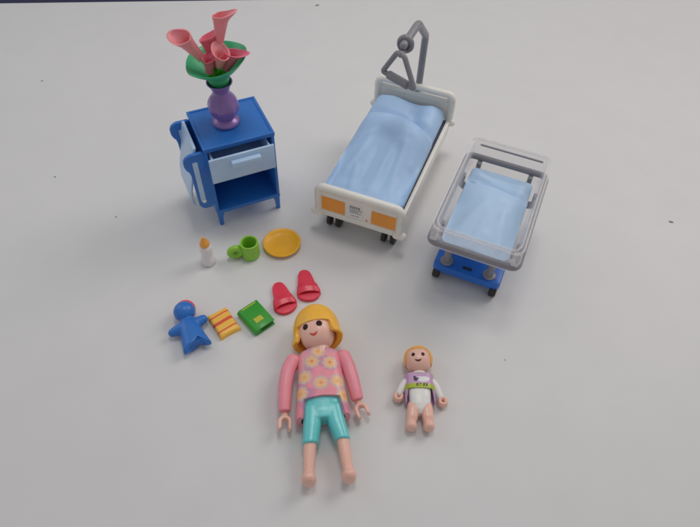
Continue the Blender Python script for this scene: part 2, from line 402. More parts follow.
base = mb.build('bed_base', WHITE, bed)
for sx in (-1, 1):
    mb = MB(); x = sx * 2.07
    mb.box(x - .10, x + .10, -3.88, 3.92, 1.45, 2.28, .05, 3); mb.build('side_rail', WHITE, bed)
mb = MB(); mb.box(-1.955, 1.955, -3.80, 3.86, 1.6, 2.36, .03); mb.build('mattress_tray', NAVY, bed)
for cx, cy in ((-1.40, -3.50), (1.50, -3.50), (-1.40, 3.4), (1.50, 3.4)):
    mb = MB(); mb.box(cx - .075, cx + .075, cy - .16, cy + .2, .16, 1.0, .04); mb.tube([(cx, cy, .85), (cx, cy, 1.04)], .22, 14)
    cst = mb.build('caster', WHITE, bed)
    for sx in (-1, 1):
        mb = MB(); mb.lathe([(.05, -.12), (.34, -.12), (.40, -.08), (.40, .08), (.34, .12), (.05, .12)], 28, M=Matrix.Translation((cx + sx * .24, cy - .02, .402)) @ Matrix.Rotation(PI / 2, 4, 'Y'))
        w = mb.build('wheel', BLACK, cst)
# lifting pole with its hanging handle
mb = MB(); mb.tube(round_path([(.12, 4.22, 1.5), (.12, 4.22, 6.62), (.10, 2.55, 8.06), (.06, .55, 8.04)], .22, 6), .18, 16, round_ends=True)
mb.box(-.12, .36, 4.06, 4.40, 1.5, 2.2, .05)
pole = mb.build('lifting_pole', GREY, bed)
mb = MB()
mb.tube([(.06 + .27 * math.cos(a), .86, 7.95 + .30 * math.sin(a)) for a in [2 * PI * k / 28 for k in range(28)]], .135, 12, closed=True)
A = Vector((.05, .30, 7.76)); ph = -.4; ux = Vector((math.cos(ph), math.sin(ph), 0))
tri = round_path([A - ux * .20, A - ux * .97 + Vector((0, 0, -1.30)), A + ux * .97 + Vector((0, 0, -1.30)), A + ux * .20], .16, 5, closed=True)
mb.tube(tri, .125, 12, closed=True)
mb.tube([A - ux * .62 + Vector((0, 0, -1.30)), A - ux * .58 + Vector((0, 0, -1.30)), A + ux * .58 + Vector((0, 0, -1.30)), A + ux * .62 + Vector((0, 0, -1.30))], [.14, .20, .20, .14], 16)
mb.tube([A + Vector((0, .56, -.10)), A + Vector((0, .2, -.04)), A + Vector((0, 0, 0))], [.13, .16, .16], 12, round_ends=True)
mb.build('hanging_handle', GREY, pole)

# bedding: one moulded piece, pillow at the head and a creased cover
def bedding(name, label, loc, rz, hx, y0, y1, zfun, split, material, zb, wave=0, edge=.16):
    root = thing(name, label, 'bedding', loc, rz)
    wave_ = 1 if wave > 2.4 and hx > 1.6 else 0
    def patch(a, b, pname, extra):
        mb = MB(); nx, ny = 56, 80; bm = mb.bm; top = []
        for j in range(ny + 1):
            row = []
            for i in range(nx + 1):
                u = -1 + 2 * i / nx; x = u * hx
                e = abs(u); ya = a(x); yb = b(x); y = lerp(ya, yb, j / ny)
                z = zfun(x, y)
                ed = min(hx - abs(x), (y1 - y), (y - y0)) ; ed = max(0, ed)
                k = 1 - math.exp(-ed / edge)
                # outer rim falls to the base, with rounded corners
                cx = max(0, abs(x) - (hx - .32)); cy = max(0, (y - (y1 - .32)), ((y0 + .32) - y))
                rr = math.hypot(cx, cy); q = 1.0
                bl_ = .13 * wave_ * math.exp(-((y - .4) / 1.5) ** 2) * (x / hx) ** 5; xx, yy = x, y
                if rr > .32:
                    q = .32 / rr; xx = math.copysign(hx - .32 + cx * q, x) if cx else x
                    if cy: yy = (y1 - .32 + cy * q) if y > 0 else (y0 + .32 - cy * q)
                xx += bl_
                if extra: xx *= lerp(1, extra, sstep(split(x), split(x) + .35, y))
                row.append(bm.verts.new((xx, yy, lerp(zb + .22, z, k))))
            top.append(row)
        for j in range(ny):
            for i in range(nx): bm.faces.new((top[j][i], top[j][i + 1], top[j + 1][i + 1], top[j + 1][i]))
        loop = top[0][:] + [top[j][nx] for j in range(1, ny + 1)] + top[ny][-2::-1] + [top[j][0] for j in range(ny - 1, 0, -1)]
        low = [bm.verts.new((v.co.x, v.co.y, zb)) for v in loop]; n = len(loop)
        for i in range(n): bm.faces.new((loop[i], low[i], low[(i + 1) % n], loop[(i + 1) % n]))
        bm.faces.new(low)
        bmesh.ops.recalc_face_normals(bm, faces=bm.faces)
        mb.build(pname, material, root, ang=75)
    patch(lambda x: split(x) - .02, lambda x: y1, 'pillow', .985)
    patch(lambda x: y0, split, 'cover', 0)
    return root
def bsplit(x): return 1.75 - .28 * x * .55 - .28 * (x / 1.9) ** 2
def fold(x, y, px, py, dx, dy, w, amp, ln):
    l = math.hypot(dx, dy); ux, uy = dx / l, dy / l; s = (x - px) * ux + (y - py) * uy; d = -(x - px) * uy + (y - py) * ux
    return amp * math.exp(-(d / w) ** 2) * sstep(-.25, .25, s) * (1 - sstep(ln - .6, ln, s))
def bed_pillow(x, y):
    sp = bsplit(x)
    z = 3.06 + .26 * math.exp(-((x + .95) / .80) ** 2) + .22 * math.exp(-((x - 1.30) / .5) ** 2) - .26 * math.exp(-((x - .55) / .34) ** 2) * sstep(3.7, 2.6, y)
    return z + .10 * math.exp(-((y - 3.1) / .5) ** 2) - .30 * sstep(sp + .75, sp, y)
def bed_z(x, y):
    sp = bsplit(x)
    n = mn.noise(Vector((x * .7, y * .5, 3.1))) * .07
    if y >= sp - 1e-6:
        z = bed_pillow(x, y)
        return z + n
    z = 2.62 + .78 * sstep(-3.1, .5, y) - .42 * (abs(x) / 1.9) ** 3
    z += .38 * math.exp(-((y - (sp - .80)) / .70) ** 2) * (1 - .4 * (x / 1.9) ** 2)
    z -= .34 * sstep(sp - .20, sp + .01, y)
    z += .05 * math.exp(-((y + 3.2) / .35) ** 2)
    z += fold(x, y, -1.5, -2.4, .65, 2.6, .17, 0.078, 2.9) + fold(x, y, .10, -3.3, .22, 3, .20, 0.072, 3.1) + fold(x, y, 1.15, -3.1, -.25, 3, .22, 0.066, 3.4)
    z += fold(x, y, -.75, -3.4, -.35, 2, .15, 0.060, 2.0) - fold(x, y, .62, -3.2, .0, 3, .17, 0.066, 3.2) - fold(x, y, -.45, -3.0, .2, 3, .17, 0.054, 2.6)
    z += fold(x, y, 1.60, -1.2, -.55, 2.2, .18, 0.060, 2.2) + fold(x, y, -1.7, -.6, 1.2, 1.0, .18, 0.054, 1.6) - fold(x, y, -1.5, -.9, 1.2, 1.5, .16, 0.042, 1.8)
    z += 0.018 * mn.noise(Vector((x * 2.2, y * 1.6, 7.7)))
    if y > sp - .5: z = max(z, bed_pillow(x, sp) + .02)
    return z + n
th = .012
bedding('bed_bedding', 'blue pillow and creased blue cover lying on the hospital bed', (1.7098 - .02, 5.3888 + .02, 0), -.3521 + th, 1.955, -3.72, 3.80, bed_z, bsplit, BED_BLUE, 2.43)

# ------------------------------------------------------------------ cot
cot = thing('baby_cot', 'toy baby cot with clear plastic tub, grey ring and blue wheeled base', 'cot', (6.155, .8196, 0), -.375)
CW, CL = 4.07, 6.36
mb = MB(); hx, hy = CW / 2 - .15, CL / 2 - .15
mb.tube(round_path([(-hx, -hy, 3.42), (hx, -hy, 3.42), (hx, hy, 3.42), (-hx, hy, 3.42)], .34, 7, closed=True), .15, 16, closed=True)
rg = mb.build('ring', RGREY, cot)
for x, y in ((-1.25, hy - .24), (1.22, hy - .24)):
    mb = MB(); mb.box(x - .11, x + .11, y - .14, y + .2, 2.95, 3.35, .04); mb.build('clip', GREY, rg)
for sx in (-1, 1):
    for y in (1.65, -1.7):
        mb = MB(); mb.box(sx * 1.70 - .09, sx * 1.70 + .09, y - .13, y + .13, 2.95, 3.35, .03); mb.build('clip', GREY, rg)
for y in (-1.68, 1.65):
    mb = MB()
    for x in (-1.12, .92):
        mb.tube(round_path([(x, y, .8), (x, y, 2.55), (math.copysign(1.78, x), y, 2.68), (math.copysign(1.83, x), y, 3.35)], .3, 5), .17, 14)
        mb.lathe([(.02, 0), (.30, 0), (.30, .05), (.22, .09), (.02, .09)], 24, c=(x, y, .90))
    mb.tube([(-1.12, y, 2.5), (.92, y, 2.5)], .14, 12); mb.build('stand', RGREY, cot)
mb = MB()
def rr3(x, y, r, z): return [Vector((a, b, z)) for a, b in rrect(-x, x, -y, y, r, 7)]
mb.rings([rr3(1.60, 2.86, .30, 2.96), rr3(1.68, 2.95, .34, 3.02), rr3(1.74, 3.03, .38, 3.6), rr3(1.78, 3.07, .40, 4.28), rr3(1.88, 3.17, .48, 4.31), rr3(1.90, 3.19, .50, 4.36), rr3(1.88, 3.17, .48, 4.41),
          rr3(1.76, 3.05, .38, 4.41), rr3(1.71, 3.00, .34, 4.36), rr3(1.67, 2.96, .32, 3.6), rr3(1.61, 2.88, .28, 3.08), rr3(1.54, 2.80, .26, 3.03)])
tub = mb.build('tub', CLEAR, cot, ang=50)
mb = MB()
for q, z_ in ((1.90, 4.385), (1.76, 4.425)):
    mb.tube([Vector((a, b, z_)) for a, b in rrect(-q, q, -q - 1.29, q + 1.29, .44, 8)], .045, 10, closed=True)
    if q > 1.8: mb.build('rim', CLEAR_RIM, tub); mb = MB()
mb.build('rim', CLEAR_RIM, tub)
mb = MB(); mb.box(-1.42, 1.52, 2.86, 2.93, 4.22, 4.30, .02); mb.build('card_slot', RGREY, tub)
for sx in (-1, 1):
    mb = MB(); mb.box(sx * 1.72 - .16, sx * 1.72 + .16, -3.13, -2.93, 3.62, 4.30, .05); mb.build('corner_clip', CLEAR_RIM, tub)
mb = MB(); mb.prism(rrect(-1.66, 1.52, -2.10, 2.25, .22), .46, .88, .07, 3); bb = mb.build('base', BASEBLUE, cot)
mb = MB(); mb.prism(rrect(-.34, .12, -1.80, -1.62, .04, 3), .875, .888, .0); mb.build('slot', NAVY, bb)
for x, y in ((-1.42, -1.90), (1.30, -1.92), (-1.42, 2.0), (1.30, 2.0)):
    mb = MB(); mb.lathe([(.03, -.17), (.24, -.17), (.30, -.12), (.30, .12), (.24, .17), (.03, .17)], 24, M=Matrix.Translation((x, y - .05, .302)) @ Matrix.Rotation(PI / 2, 4, 'Y'))
    mb.box(x - .13, x + .13, y - .15, y + .15, .38, .50, .03)
    mb.build('wheel', BLACK, cot)
def csplit(x): return 1.15 - .15 * x
def cot_z(x, y):
    n = mn.noise(Vector((x * .9 + 5, y * .6, 1.1))) * .06 + .22 * (1 - (x / 1.47) ** 2) * max(0, 1 - ((y + .15) / 2.6) ** 2) - .10
    if y >= csplit(x) - 1e-6:
        return 3.36 + .16 * math.exp(-((x - 1.1) / .45) ** 2) + .18 * math.exp(-((x + 1.1) / .45) ** 2) - .16 * math.exp(-((y - 2.42) / .4) ** 2) * math.exp(-(x / .8) ** 2) + .10 * math.exp(-((y - 1.8) / .3) ** 2) - .14 * sstep(csplit(x) + .4, csplit(x), y) + n
    z = 3.58 - .20 * (x / 1.5) ** 2 - .12 * sstep(-.6, -2.5, y) + .10 * math.exp(-((y - .3) / .6) ** 2) - .16 * sstep(csplit(x) - .22, csplit(x), y)
    z += fold(x, y, -1.2, -2.2, 1.0, 2.2, .26, 0.078, 2.7) + fold(x, y, .9, -2.4, -.3, 2, .22, 0.066, 2.5) - fold(x, y, .2, -1.6, .4, 2, .22, 0.054, 2.0) - fold(x, y, -.5, -2.4, .3, 2, .2, 0.048, 2.0)
    return z + n
def cot_hw(): return 1.49
bedding('cot_bedding', 'pale blue pillow and cover lying inside the clear cot tub', (6.155, .8196, 0), -.375, 1.47, -2.72, 2.42, cot_z, csplit, COT_BLUE, 3.05, 0, .24)

# ------------------------------------------------------------------ small things
# baby bottle
t = thing('baby_bottle', 'small white baby bottle with orange teat standing left of the mug', 'bottle', (-6.75, -.25, 0)); t.scale = (1.04, 1.04, 1.08)
mb = MB(); mb.lathe([(.02, 0), (.27, 0), (.32, .04), (.335, .14), (.33, .32), (.29, .42), (.245, .52), (.24, .62), (.27, .76), (.285, .95), (.27, 1.08), (.22, 1.15), (.02, 1.16)], 32, mod=lambda a, z: 1 + .025 * math.cos(6 * a))
mb.build('bottle_body', BOTTLE, t)
mb = MB(); mb.lathe([(.02, 1.15), (.20, 1.15), (.225, 1.20), (.22, 1.28), (.17, 1.40), (.10, 1.50), (.075, 1.60), (.05, 1.66), (.01, 1.67)], 28); mb.build('teat', TEAT, t)
# mug
t = thing('mug', 'apple green toy mug with a thick ring handle', 'mug', (-4.82, .30, 0))
mb = MB(); mb.lathe([(.02, 0), (.38, 0), (.43, .03), (.445, .10), (.445, .88), (.43, .93), (.39, .945), (.355, .92), (.345, .85), (.335, .2), (.28, .14), (.02, .13)], 48); mb.build('mug_body', MUG, t)
mb = MB(); a0 = PI + .32; n = 28
rs = []
for k in range(n):
    a = 2 * PI * k / n; ro = []
    for q in range(12):
        b = 2 * PI * q / 12; rad = .235 + .155 * math.cos(b)
        ro.append(Vector((.40 + .29 + rad * 1.08 * math.cos(a) , .165 * math.sin(b), .44 + rad * 1.05 * math.sin(a))))
    rs.append(ro)
mb.rings(rs, closed=True); mb.build('handle', MUG, t, M=Matrix.Rotation(a0, 4, 'Z'))
# plate
mb = MB(); mb.lathe([(.02, 0), (.58, 0), (.64, .03), (.86, .14), (.915, .19), (.925, .23), (.90, .25), (.83, .245), (.79, .22), (.66, .125), (.60, .11), (.565, .11), (.54, .085), (.50, .08), (.02, .085)], 72)
o = tag(mb.build('plate', YELLOW), 'round yellow plate lying beside the green mug', 'plate'); o.location = (-3.38 * S, .98 * S, 0)

# slippers
def slipper(loc, rz, label, flip):
    t = thing('slipper', label, 'slipper', loc, rz, 'pair of red slippers')
    prof = [(-.88, .0), (-.865, .10), (-.82, .19), (-.74, .26), (-.55, .335), (-.2, .395), (.2, .49), (.45, .54), (.65, .52), (.78, .42), (.87, .28), (.91, .14), (.92, 0)]   # along y: heel -, toe +
    L_ = [(-x * (1.0 if flip > 0 else .93), y) for y, x in prof]; R_ = [(x * (.93 if flip > 0 else 1.0), y) for y, x in prof[1:-1]]
    pts = L_ + R_[::-1]
    bend = lambda x, y: (x + flip * .06 * (y + .2) , y)
    pts = [bend(*q) for q in pts]
    mb = MB(); mb.prism(pts, 0, .17, .05, 3); mb.build('sole', RED, t)
    mb = MB(); rs = []
    for i in range(15):
        y = lerp(.12, .62, i / 14); w = interp([(p_[0], p_[1]) for p_ in prof], y)[0] + .01
        hgt = .40 - .06 * abs(i - 7) / 7 
        row = []
        for k in range(25):
            a = PI * k / 24; x = -w * spow(math.cos(a), .8); z = .08 + (hgt - .08) * spow(math.sin(a), .75)
            X, Y = bend(x, y - .12 * math.sin(a)); row.append(Vector((X, Y, z)))
        for k in range(24, -1, -1):
            a = PI * k / 24; x = -(w - .07) * spow(math.cos(a), .8); z = .08 + (hgt - .15) * spow(math.sin(a), .75)
            X, Y = bend(x, y - .12 * math.sin(a)); row.append(Vector((X, Y, z)))
        rs.append(row)
    mb.rings(rs); mb.build('strap', RED, t, ang=50)
slipper((-3.02, -2.22, 0), PI + .46, 'red slipper nearer the green book', 1)
slipper((-1.97, -1.46, 0), PI + .19, 'red slipper nearer the yellow plate and farther from the book', -1)

# book
t = thing('book', 'little green book with a yellow title patch lying flat', 'book', (-4.03, -3.41, 0), -.83)
bl, bw = .69, .485
mb = MB(); mb.box(-bl, bl, -bw, bw, 0, .07, .025); mb.box(-bl, bl, -bw, bw, .30, .37, .025)
mb.tube([(-bl + .02, -bw + .08, .185), (bl - .02, -bw + .08, .185)], .18, 16); mb.build('cover', BOOK, t)
mb = MB(); mb.box(-bl + .06, bl - .06, -bw + .1, bw - .06, .072, .298, 0); mb.build('pages', BOOKD, t)
mb = MB(); mb.box(-bl + .07, -bl + .12, -bw + .14, bw - .12, .371, .376, 0); mb.build('title_bar', GOLD, t)
mb = MB()
for i, yy in enumerate((-.20, -.10, .0, .09)): mb.box(.09 + .02 * (i % 2), .37 - .02 * ((i * 7) % 3) / 2, yy - .03 + .02, yy + .03 + .05, .371, .376, 0, M=Matrix.Translation((0, -.02, 0)))
mb.box(.12, .34, -.22, .15, .3705, .3735, 0); mb.build('title_patch', GOLD, t)

# striped cushion
cu = Vector((.80, .60, 0)).normalized(); ang = math.atan2(cu.y, cu.x)
mb = MB(); g = []
for j in range(121):
    row = []
    for i in range(81):
        x = -1 + 2 * i / 80; y = -1 + 2 * j / 120; m_ = 1 - .05 * (1 - x * x) * abs(y) ** 3; m2 = 1 - .03 * (1 - y * y) * abs(x) ** 3
        row.append(mb.bm.verts.new((.49 * x * m2, .70 * y * m_, .03 + .22 * (max(0, 1 - abs(x) ** 7) * max(0, 1 - abs(y) ** 9)) ** .4)))
    g.append(row)
for j in range(120):
    for i in range(80): mb.bm.faces.new((g[j][i], g[j][i + 1], g[j + 1][i + 1], g[j + 1][i]))
lp = g[0][:] + [g[j][80] for j in range(1, 121)] + g[120][-2::-1] + [g[j][0] for j in range(119, 0, -1)]
lo = [mb.bm.verts.new((v.co.x, v.co.y, 0)) for v in lp]
for i in range(len(lp)): mb.bm.faces.new((lp[i], lo[i], lo[(i + 1) % len(lp)], lp[(i + 1) % len(lp)]))
mb.bm.faces.new(lo); bmesh.ops.recalc_face_normals(mb.bm, faces=mb.bm.faces)
def stripe(co):
    s = .5 - (co.y / 1.4); e = 0
    for c, w in ((.21, .028), (.49, .062), (.79, .028)):
        e = max(e, 1 - sstep(w * .75, w * 1.1, abs(s - c + .012 * math.sin(co.x * 5))))
    y = (.93, .52, .07); r_ = (.74, .085, .035)
    return tuple(lerp(a, b, e) for a, b in zip(y, r_))
o = tag(mb.build('cushion', PRINT, color=stripe), 'yellow cushion with red stripes lying between the blue doll and the book', 'cushion')
o.location = (-5.46 * S, -3.72 * S, 0); o.rotation_euler = (0, 0, ang)

# blue rag doll, lying face down
t = thing('rag_doll', 'small blue doll with round head, stub arms and flared gown lying face down', 'doll', (-6.85, -4.3, 0), 0)
off = Vector((-6.85, -4.3, 0)); mb = MB()
P = lambda x, y, z: Vector((x, y, z)) - off
mb.ell(P(-7.16, -3.47, .5), (.475, .475, .44))
mb.tube(crom([P(-6.95, -4.25, .36), P(-6.60, -3.98, .36), P(-6.32, -3.74, .36)], 5), [.31, .27, .21], 16, round_ends=True)
mb.tube(crom([P(-6.95, -4.2, .36), P(-7.25, -4.32, .34), P(-7.50, -4.46, .32)], 5), [.31, .26, .19], 16, round_ends=True)
a0 = P(-7.05, -3.8, .4); a1 = P(-6.27, -5.17, .36); d = (a1 - a0).normalized(); sd = Vector((-d.y, d.x, 0)); rs = []
for tt, w, h in [(0, .26, .22), (.2, .40, .30), (.45, .47, .34), (.7, .52, .35), (.9, .58, .36), (1.0, .62, .36), (1.0, .40, .20), (.88, .32, .14), (.85, .05, .05)]:
    c = a0.lerp(a1, tt)
    rs.append([c + sd * (w * spow(math.cos(b), .8)) + Vector((0, 0, h * spow(math.sin(b), .8))) + d * (.10 * math.cos(2 * b) * (tt > .95) - .07 * (tt > .95) - (.24 * math.exp(-((math.cos(b) - .25) / .2) ** 2) if tt > .95 else 0)) for b in [2 * PI * k / 28 for k in range(28)]])
mb.rings(rs); mb.fuse(.035, 5); mb.build('doll_body', BLUE, t)
mb = MB(); mb.ell(P(-7.165, -3.35, .45), (.450, .478, .38)); mb.build('hair', RED, t)['label'] = 'red hair showing at the rim of the blue head'

# ------------------------------------------------------------------ the two toy figures
def shell(c, prof_fn, nphi, nrow, thick, name, material, parent, M=None, color=None, ang=60):
    """columns running from an axis (local +y) outward and down; prof_fn(phi, s) -> point"""
    mb = MB(); bm = mb.bm; g = []
    for i in range(nphi): g.append([bm.verts.new(prof_fn(2 * PI * i / nphi, j / nrow)) for j in range(nrow + 1)])
    for i in range(nphi):
        for j in range(nrow): bm.faces.new((g[i][j], g[i][j + 1], g[(i + 1) % nphi][j + 1], g[(i + 1) % nphi][j]))
    bmesh.ops.remove_doubles(bm, verts=bm.verts, dist=1e-5)
    bmesh.ops.recalc_face_normals(bm, faces=bm.faces)
    if thick: bmesh.ops.solidify(bm, geom=bm.faces[:], thickness=thick)
    return mb.build(name, material, parent, ang=ang, color=color, M=M)
HEAD_E = 2 / .86
def on_ball(x, y, c, r, lift):
    e = HEAD_E
    q = 1 - abs((x - c[0]) / r[0]) ** e - abs((y - c[1]) / r[1]) ** e
    return Vector((x, y, c[2] + r[2] * max(0, q) ** (1 / e) + lift))
def decal(name, pts, c, r, lift, material, parent, M, rings=4):
    mb = MB(); bm = mb.bm; cx = sum(p[0] for p in pts) / len(pts); cy = sum(p[1] for p in pts) / len(pts)
    cen = bm.verts.new(on_ball(cx, cy, c, r, lift)); prev = None
    for k in range(1, rings + 1):
        f = k / rings; row = [bm.verts.new(on_ball(cx + (x - cx) * f, cy + (y - cy) * f, c, r, lift if k < rings else lift * .2)) for x, y in pts]; n = len(row)
        for i in range(n):
            if prev: bm.faces.new((prev[i], row[i], row[(i + 1) % n], prev[(i + 1) % n]))
            else: bm.faces.new((cen, row[i], row[(i + 1) % n]))
        prev = row
    bmesh.ops.recalc_face_normals(bm, faces=bm.faces)
    return mb.build(name, material, parent, M=M)
def smile(cx, cy, w, h, sag):
    up = [(cx + w * q, cy + sag * (q * q) ) for q in [-1 + 2 * k / 12 for k in range(13)]]
    lo = [(cx + w * q, cy + sag * (q * q) - h * (1 - q * q) ** .6) for q in [1 - 2 * k / 12 for k in range(1, 12)]]
    return up + lo
def about(c, rz, ry): return Matrix.Translation(c) @ Matrix.Rotation(rz, 4, 'Z') @ Matrix.Rotation(ry, 4, 'Y') @ Matrix.Translation(-Vector(c))
def clip_hand(ro, ri, ln, th):
    out = []
    for k in range(15):
        a = R(-2 + 184 * k / 14); out.append((ro * math.cos(a), ro * math.sin(a)))
    out += [(-ro * .96, -ln), (-ro * .80, -ln - .05), (-ri * 1.02, -ln + .01)]
    for k in range(13):
        a = R(182 - 184 * k / 12); out.append((ri * math.cos(a), ri * math.sin(a)))
    out += [(ri * 1.02, -ln + .01), (ro * .80, -ln - .05), (ro * .96, -ln)]
    return out

# ---- woman
W = thing('toy_figure', 'yellow haired toy woman in flowered pink tunic and turquoise trousers lying on her back', 'toy figure', (-.8836, -6.8582, 0), .1285)
hc = (-.10, 2.42, .93); hr = (.735, .86, .74); HM = about(hc, R(4), R(-15))
mb = MB(); mb.ell(hc, hr, (.86, .86), 56, 40); mb.tube([(hc[0] + .02, 1.9, .84), (hc[0] + .02, 1.35, .78)], .36, 24)
head = mb.build('head', SKIN, W, M=HM)
for sx in (-1, 1):
    ex = hc[0] + sx * .295
    e = decal('eye', [(ex + x, hc[1] - .09 + y) for x, y in disc(22, .122, .135)], hc, hr, .012, EYE, head, HM)
decal('mouth', smile(hc[0] + .0, hc[1] - .46, .18, .10, .055), hc, hr, .010, LIP, head, HM)
def hair_out(phi, s):
    # phi 90 deg = front (+z); each column runs from the crown to its own end
    f, x = math.sin(phi), math.cos(phi); front = sstep(.56, .70, f)
    y0, ym = 3.70, 2.40; yend = lerp(1.90 - .12 * max(0, -f) + .10 * x * (1 if x > 0 else .3), 2.52 - .06 * x * x, front)
    ae = PI / 2 if yend <= ym else math.acos((yend - ym) / (y0 - ym))
    l1 = ae * 1.1; l2 = max(0, ym - yend); d = s * (l1 + l2); bell = 1
    if d <= l1: a = d / 1.1; q = math.sin(a) ** .94; y = ym + (y0 - ym) * math.cos(a)
    else:
        v = (d - l1) / max(l2, 1e-6); q = 1; y = ym - (d - l1); bell = 1 + (.15 * sstep(.30, .90, v) - .08 * sstep(.9, 1, v)) * (1 - front) * min(1, l2 / .8)
    wob = 1 + .008 * math.sin(11 * phi + 2) * sstep(.3, 1, s)
    return Vector((hc[0] + 1.0 * q * bell * wob * x, y, max(.03, hc[2] + (.79 if f > 0 else .90) * q * wob * f)))
def hair_pt(phi, s):
    if s <= .5: return hair_out(phi, s * 2)
    p_ = hair_out(phi, (1 - s) * 2); c_ = Vector((hc[0], min(p_.y, 2.40), hc[2])); return c_ + (p_ - c_) * .78
shell(hc, hair_pt, 120, 80, 0, 'hair', HAIR, W, M=HM, ang=65)
# tunic
T = [(0, 1.62, .33, .33, .78), (.06, 1.56, .50, .38, .74), (.14, 1.46, .76, .44, .69), (.24, 1.26, .865, .49, .66), (.36, 1.0, .885, .52, .65), (.55, .45, .91, .54, .64), (1.0, -1, 1.05, .575, .605)]
bx = -.075
FL = [(-.38, .89), (.34, .79), (-.71, .23), (-.08, -.08), (.59, -.03), (-.89, -.44), (.80, -.62), (-.10, 1.34)]
def tun_pt(phi, s):
    c, f = math.cos(phi), math.sin(phi); n = 2 / 2.9
    ux, uz = spow(c, n), spow(f, n)
    front = (1 - sstep(.70, .84, abs(ux))) * (1 if f > 0 else 0)
    yend = lerp(-1.36, -.66 + .06 * (1 - min(1, abs(ux) / .7)), front) + .03 * ux
    y, a, b, zc = interp(T, s)
    if s > .55: y = lerp(.45, yend, (s - .55) / .45); a = lerp(.91, 1.05, (.45 - y) / 1.81)
    return Vector((bx + a * ux, y, zc + b * uz))
def tun_col(co):
    base = Vector((.86, .29, .35)); lil = Vector((.56, .24, .40)); x, y = co.x, co.y
    nz = mn.noise(Vector((x * 1.6, y * 1.6, .4))) + .5 * mn.noise(Vector((x * 4, y * 4, 2.4)))
    k = sstep(.05, .42, nz) * .75; k = max(k, .75 * sstep(1.15, 1.5, y)); 
    if co.z < .75: k *= .4
    col = base.lerp(lil, k)
    # small dots of the yoke and left side
    if y > .45 and co.z > .7:
        gx, gy = (x * 9) % 1 - .5, (y * 9) % 1 - .5; dd = math.hypot(gx, gy); amt = (1 - sstep(.18, .34, dd)) * sstep(-.15, -.55, x + .25 * math.sin(y * 3)) + (1 - sstep(.18, .34, dd)) * sstep(1.1, 1.3, y)
        col = col.lerp(Vector((.62, .50, .42)), min(.7, amt))
    if co.z > .55:
        for i, (fx, fy) in enumerate(FL):
            d = math.hypot(x - fx, y - fy); a = math.atan2(y - fy, x - fx)
            if d > .36: continue
            edge = .30 + .018 * math.cos(8 * a)
            m1 = 1 - sstep(edge - .012, edge + .012, d); col = col.lerp(Vector((.50, .50, .44)), m1)
            m2 = 1 - sstep(edge - .06, edge - .042, d); col = col.lerp(Vector((.84, .42, .33)), m2)
            for q in range(6):
                b = 2 * PI * q / 6 + i; px, py = fx + .135 * math.cos(b), fy + .135 * math.sin(b)
                e = math.hypot(x - px, y - py); col = col.lerp(Vector((.88, .56, .12)), 1 - sstep(.038, .056, e))
            for q in range(6):
                b = 2 * PI * (q + .5) / 6 + i; px, py = fx + .19 * math.cos(b), fy + .19 * math.sin(b)
                e = math.hypot(x - px, y - py); col = col.lerp(Vector((.80, .70, .50)), (1 - sstep(.018, .034, e)) * .8)
            col = col.lerp(Vector((.86, .24, .03) if i in (0, 3, 1) else (.80, .42, .05)), 1 - sstep(.045, .07, d))
    return tuple(col)
shell(None, tun_pt, 260, 150, .20, 'tunic', TUNIC, W, color=tun_col, ang=50)
def arm(path, rad, hc_, hrz, tilt):
    mb = MB(); mb.tube(crom(path, 6), rad, 24, flat=1.12); p0 = Vector(path[0]); mb.ell(p0, (rad[0] * 1.05, rad[0] * 1.0, rad[0] * 1.15), nu=24, nv=16)
    a = mb.fuse(.035, 3).build('sleeve', PINK, W, ang=50)
    mb = MB(); mb.prism(clip_hand(.275, .13, .26, .3), -.18, .18, .05, 3); mb.tube([(0, .20, 0), (0, .50, 0)], .13, 16)
    mb.build('hand', SKIN, a, M=Matrix.Translation(hc_) @ Matrix.Rotation(hrz, 4, 'Z') @ Matrix.Rotation(tilt, 4, 'Y'))
arm([(-1.14, 1.18, .72), (-1.34, .80, .74), (-1.47, .25, .70), (-1.54, -.40, .62), (-1.56, -.88, .54)], [.31, .30, .29, .265, .235], (-1.57, -1.32, .46), R(-3), R(12))
arm([(.93, 1.22, .72), (1.06, .86, .74), (1.17, .35, .70), (1.27, -.25, .62), (1.34, -.64, .54)], [.31, .30, .29, .265, .235], (1.45, -1.04, .46), R(16), R(-12))
# trousers
def sect(cx, y, hw_, zc, hz, n=28, e=.72): return [Vector((cx + hw_ * spow(math.cos(2 * PI * k / n), e), y, zc + hz * spow(math.sin(2 * PI * k / n), e))) for k in range(n)]
mb = MB()
mb.rings([sect(bx, -.30, .74, .60, .44), sect(bx, -.7, .775, .60, .45), sect(bx, -1.1, .79, .59, .45), sect(bx, -1.42, .74, .57, .42)])
mb.rings([sect(-.46, -.9, .385, .595, .445), sect(-.52, -1.6, .345, .58, .42), sect(-.63, -2.32, .305, .55, .38)])
mb.rings([sect(.31, -.9, .385, .595, .445), sect(.43, -1.6, .345, .58, .42), sect(.605, -2.26, .295, .55, .38)])
mb.fuse(.03, 16); mb.build('trousers', TEAL, W)
for (x0, y0, x1) in ((-.635, -2.20, -.735), (.605, -2.14, .70)):
    mb = MB(); mb.rings([sect(x0, y0, .255, .53, .32), sect(lerp(x0, x1, .5), -2.75, .225, .50, .28), sect(x1, -3.25, .20, .46, .25), sect(x1, -3.6, .20, .42, .25)])
    mb.ell((x1 - .01 * (1 if x1 < 0 else -1), -3.58, .56), (.275, .235, .47), (.85, .85), 28, 20)
    mb.fuse(.03, 4); mb.build('leg', SKIN, W)

